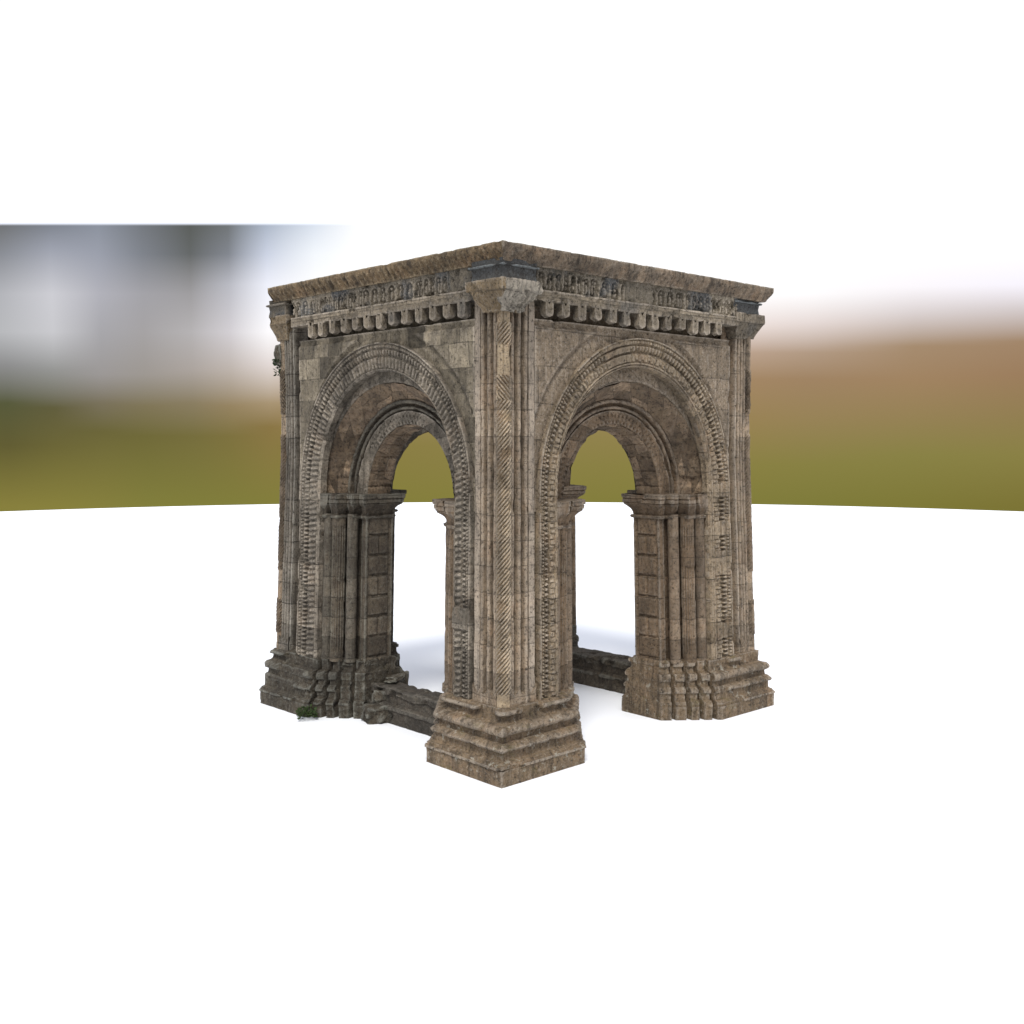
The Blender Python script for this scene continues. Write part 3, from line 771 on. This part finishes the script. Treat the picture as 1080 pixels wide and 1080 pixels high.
def plant(name, loc, n, spread, h, mat, label, seed, leafs=.06, hang=0.):
    rd = random.Random(seed); v = []; f = []
    for i in range(n):
        a = rd.uniform(0, 2*PI); r = spread*math.sqrt(rd.random()); z = rd.random()**1.2*h*(1-.5*r/spread)-hang*rd.random()
        c = Vector((r*math.cos(a), r*math.sin(a), z+.02))
        d = Vector((math.cos(a)+rd.uniform(-.6, .6), math.sin(a)+rd.uniform(-.6, .6), rd.uniform(-.3, 1.0))).normalized()
        sdv = d.cross(Vector((rd.uniform(-1, 1), rd.uniform(-1, 1), 1))).normalized()
        L = leafs*rd.uniform(.6, 1.5); W = L*.28; b_ = len(v)
        up = d.cross(sdv)*L*.15
        for p in (c, c+d*L*.35+sdv*W+up, c+d*L*.75+sdv*W*.7+up*.6, c+d*L, c+d*L*.75-sdv*W*.7+up*.6, c+d*L*.35-sdv*W+up): v.append(tuple(p))
        f += [(b_, b_+1, b_+2), (b_, b_+2, b_+3), (b_, b_+3, b_+4), (b_, b_+4, b_+5)]
    me = bpy.data.meshes.new(name); me.from_pydata(v, [], f); me.materials.append(mat)
    o = bpy.data.objects.new(name, me); COL.objects.link(o); o.location = loc; o['label'] = label; o['category'] = 'plant'
    return o
plant('weed', place(-.02, 6.45, .05), 200, .20, .30, M_leaf, 'small green weed growing against the foot of the left pier base', 2, .07)
plant('fern_tuft', place(.56, 8.36, 8.18), 90, .10, .16, M_leafd, 'dark green fern tuft clinging below the far left capital', 5, .09, .45)

# ground
gv = [(76.9*math.cos(2*PI*i/256), 35.9+76.9*math.sin(2*PI*i/256), 0) for i in range(256)]
me = bpy.data.meshes.new('ground'); me.from_pydata(gv, [], [tuple(range(256))]); me.materials.append(gm)
g = bpy.data.objects.new('ground', me); COL.objects.link(g); g['kind'] = 'structure'

# ------------------------------------------------------------------ world: blurred meadow and bright sky by direction
w = bpy.data.worlds.new('World'); sc.world = w; w.use_nodes = True
nt = w.node_tree; nt.nodes.clear(); N, L = nt.nodes, nt.links
def s2l(c): return tuple(((v/255)/12.92 if v <= 10 else ((v/255+.055)/1.055)**2.4) for v in c)
tc = N.new('ShaderNodeTexCoord'); sep = N.new('ShaderNodeSeparateXYZ'); L.new(tc.outputs['Generated'], sep.inputs[0])
def math_(op, a, b=None, c=None):
    n = N.new('ShaderNodeMath'); n.operation = op
    for i, v in enumerate((a, b, c)):
        if v is None: continue
        if isinstance(v, (int, float)): n.inputs[i].default_value = v
        else: L.new(v, n.inputs[i])
    return n.outputs[0]
X, Y, Z = sep.outputs
hyp = math_('SQRT', math_('ADD', math_('MULTIPLY', X, X), math_('MULTIPLY', Y, Y)))
el = math_('ARCTAN2', Z, math_('MAXIMUM', Y, math_('MULTIPLY', hyp, .6))); az = math_('ARCTAN2', X, Y)
F = 1124.; P0 = math.radians(3.68)
def elpx(y): return math.atan((540-y)/F)-P0
def azpx(x): return math.atan((x-540)/F)
EL0, EL1 = elpx(560), elpx(200)
en = math_('DIVIDE', math_('SUBTRACT', el, EL0), EL1-EL0)
WHT = 1.1
def W_(k=WHT): return (k*.96, k, k*1.12)
cols = [
 (-60, {236: (112, 114, 115), 300: (150, 152, 158), 350: (170, 170, 174), 400: (118, 118, 112), 430: (86, 87, 56), 480: (105, 100, 54), 535: (136, 128, 62)}),
 (10, {236: (112, 114, 116), 268: (140, 143, 150), 310: (182, 183, 188), 350: (186, 187, 190), 385: (142, 142, 142), 425: (88, 90, 60), 470: (98, 93, 52), 535: (136, 128, 62)}),
 (60, {236: (125, 130, 140), 262: (158, 162, 174), 310: (206, 206, 212), 350: (202, 202, 206), 390: (150, 150, 148), 430: (98, 94, 62), 470: (108, 102, 56), 535: (136, 129, 62)}),
 (110, {236: (140, 146, 158), 268: (156, 160, 172), 310: (178, 178, 186), 350: (168, 167, 171), 395: (156, 152, 150), 425: (122, 114, 92), 455: (108, 102, 58), 535: (134, 128, 62)}),
 (155, {236: (118, 122, 128), 268: (128, 132, 140), 310: (164, 163, 168), 350: (166, 163, 164), 395: (158, 152, 146), 428: (128, 118, 88), 460: (112, 106, 58), 535: (130, 127, 61)}),
 (205, {236: (92, 95, 92), 268: (102, 105, 105), 310: (160, 158, 160), 350: (182, 179, 180), 390: (172, 164, 158), 425: (138, 126, 98), 460: (118, 110, 62), 535: (129, 126, 60)}),
 (245, {236: (112, 116, 118), 268: (132, 136, 144), 300: (186, 187, 195), 350: (212, 208, 212), 390: (190, 180, 172), 428: (150, 132, 98), 460: (126, 114, 64), 535: (129, 126, 60)}),
 (285, {236: (172, 182, 198), 268: (205, 212, 228), 300: (240, 242, 252), 350: (255, 253, 255), 385: (226, 216, 212), 425: (168, 148, 116), 450: (138, 118, 70), 535: (130, 126, 60)}),
 (335, {236: (220, 228, 240), 268: (246, 250, 255), 300: (262, 262, 262), 350: (275, 270, 270), 390: (225, 205, 190), 430: (160, 135, 95), 470: (138, 124, 66), 535: (131, 127, 60)}),
 (390, {236: (280, 280, 280), 300: (280, 280, 280), 350: (275, 272, 272), 390: (220, 200, 185), 430: (160, 135, 95), 470: (138, 125, 68), 535: (132, 127, 60)}),
 (540, {236: (285, 285, 285), 300: (285, 285, 285), 350: (275, 272, 272), 390: (215, 192, 172), 425: (164, 138, 98), 460: (142, 130, 76), 535: (132, 126, 60)}),
 (760, {236: (285, 285, 285), 310: (275, 270, 272), 345: (240, 226, 220), 372: (190, 165, 145), 400: (164, 136, 102), 440: (154, 131, 86), 490: (138, 129, 68), 535: (128, 124, 60)}),
 (850, {236: (285, 285, 285), 310: (262, 256, 258), 340: (232, 220, 216), 372: (178, 154, 132), 400: (160, 132, 100), 440: (152, 131, 88), 490: (136, 129, 68), 535: (126, 123, 58)}),
 (960, {236: (285, 285, 285), 302: (254, 250, 254), 330: (220, 211, 210), 365: (166, 140, 112), 400: (161, 132, 98), 440: (150, 130, 86), 480: (137, 130, 70), 535: (126, 121, 56)}),
 (1080, {236: (285, 285, 285), 300: (250, 246, 255), 325: (214, 205, 205), 360: (162, 134, 106), 395: (156, 126, 94), 440: (146, 127, 82), 480: (138, 129, 70), 535: (124, 116, 54)}),
]
def colx(t): return tuple(v/255.*v/255.*1.0 if False else (s2l((min(v, 255),)*3)[0]*(1+max(0, v-255)/300.)) for v in t)
prev = None; pa = None
for x, d in cols:
    r = N.new('ShaderNodeValToRGB'); L.new(en, r.inputs[0]); cr = r.color_ramp; cr.interpolation = 'EASE' if False else 'LINEAR'
    st = [((elpx(y)-EL0)/(EL1-EL0), colx(c)) for y, c in d.items()]
    st.append(((elpx(560)-EL0)/(EL1-EL0), colx((120, 116, 54))))
    st.sort()
    while len(cr.elements) < len(st): cr.elements.new(.5)
    for e, (p_, c_) in zip(cr.elements, st): e.position = max(0, min(1, p_)); e.color = (*c_, 1)
    if prev is None: prev = r.outputs[0]
    else:
        m = N.new('ShaderNodeMix'); m.data_type = 'RGBA'; mr = N.new('ShaderNodeMapRange'); mr.interpolation_type = 'SMOOTHSTEP' if False else 'LINEAR'
        L.new(az, mr.inputs[0]); mr.inputs[1].default_value = pa; mr.inputs[2].default_value = azpx(x)
        L.new(mr.outputs[0], m.inputs[0]); L.new(prev, m.inputs[6]); L.new(r.outputs[0], m.inputs[7]); prev = m.outputs[2]
    pa = azpx(x)
# bright cloud deck above
def sky_top():
    mr = N.new('ShaderNodeMapRange'); mr.interpolation_type = 'SMOOTHSTEP'; L.new(el, mr.inputs[0])
    mr.inputs[1].default_value = elpx(238.5); mr.inputs[2].default_value = elpx(234.5)
    m = N.new('ShaderNodeMix'); m.data_type = 'RGBA'; L.new(mr.outputs[0], m.inputs[0]); L.new(prev, m.inputs[6]); m.inputs[7].default_value = (*W_(), 1)
    return m.outputs[2]
bg = N.new('ShaderNodeBackground'); L.new(sky_top(), bg.inputs[0]); bg.inputs[1].default_value = 1.0
ow = N.new('ShaderNodeOutputWorld'); L.new(bg.outputs[0], ow.inputs[0])

# soft daylight key from upper left, behind the camera
sd = bpy.data.lights.new('sun', 'SUN'); sd.energy = 3.0; sd.angle = math.radians(16); sd.color = (1, .97, .92)
so = bpy.data.objects.new('sun', sd); COL.objects.link(so)
dirv = Vector((.07, .70, -1.0)); so.rotation_euler = dirv.to_track_quat('-Z', 'Y').to_euler()

cam = bpy.data.cameras.new('camera'); co = bpy.data.objects.new('camera', cam); COL.objects.link(co)
cam.sensor_width = 36; cam.lens = 1124/1080*36; cam.clip_end = 500
co.location = (0, 0, 6.2); co.rotation_euler = (math.radians(90-3.68), 0, 0)
sc.camera = co
sc.view_settings.view_transform = 'Standard'; sc.view_settings.look = 'None'; sc.view_settings.exposure = 0; sc.view_settings.gamma = 1
sc.render.engine = 'CYCLES'
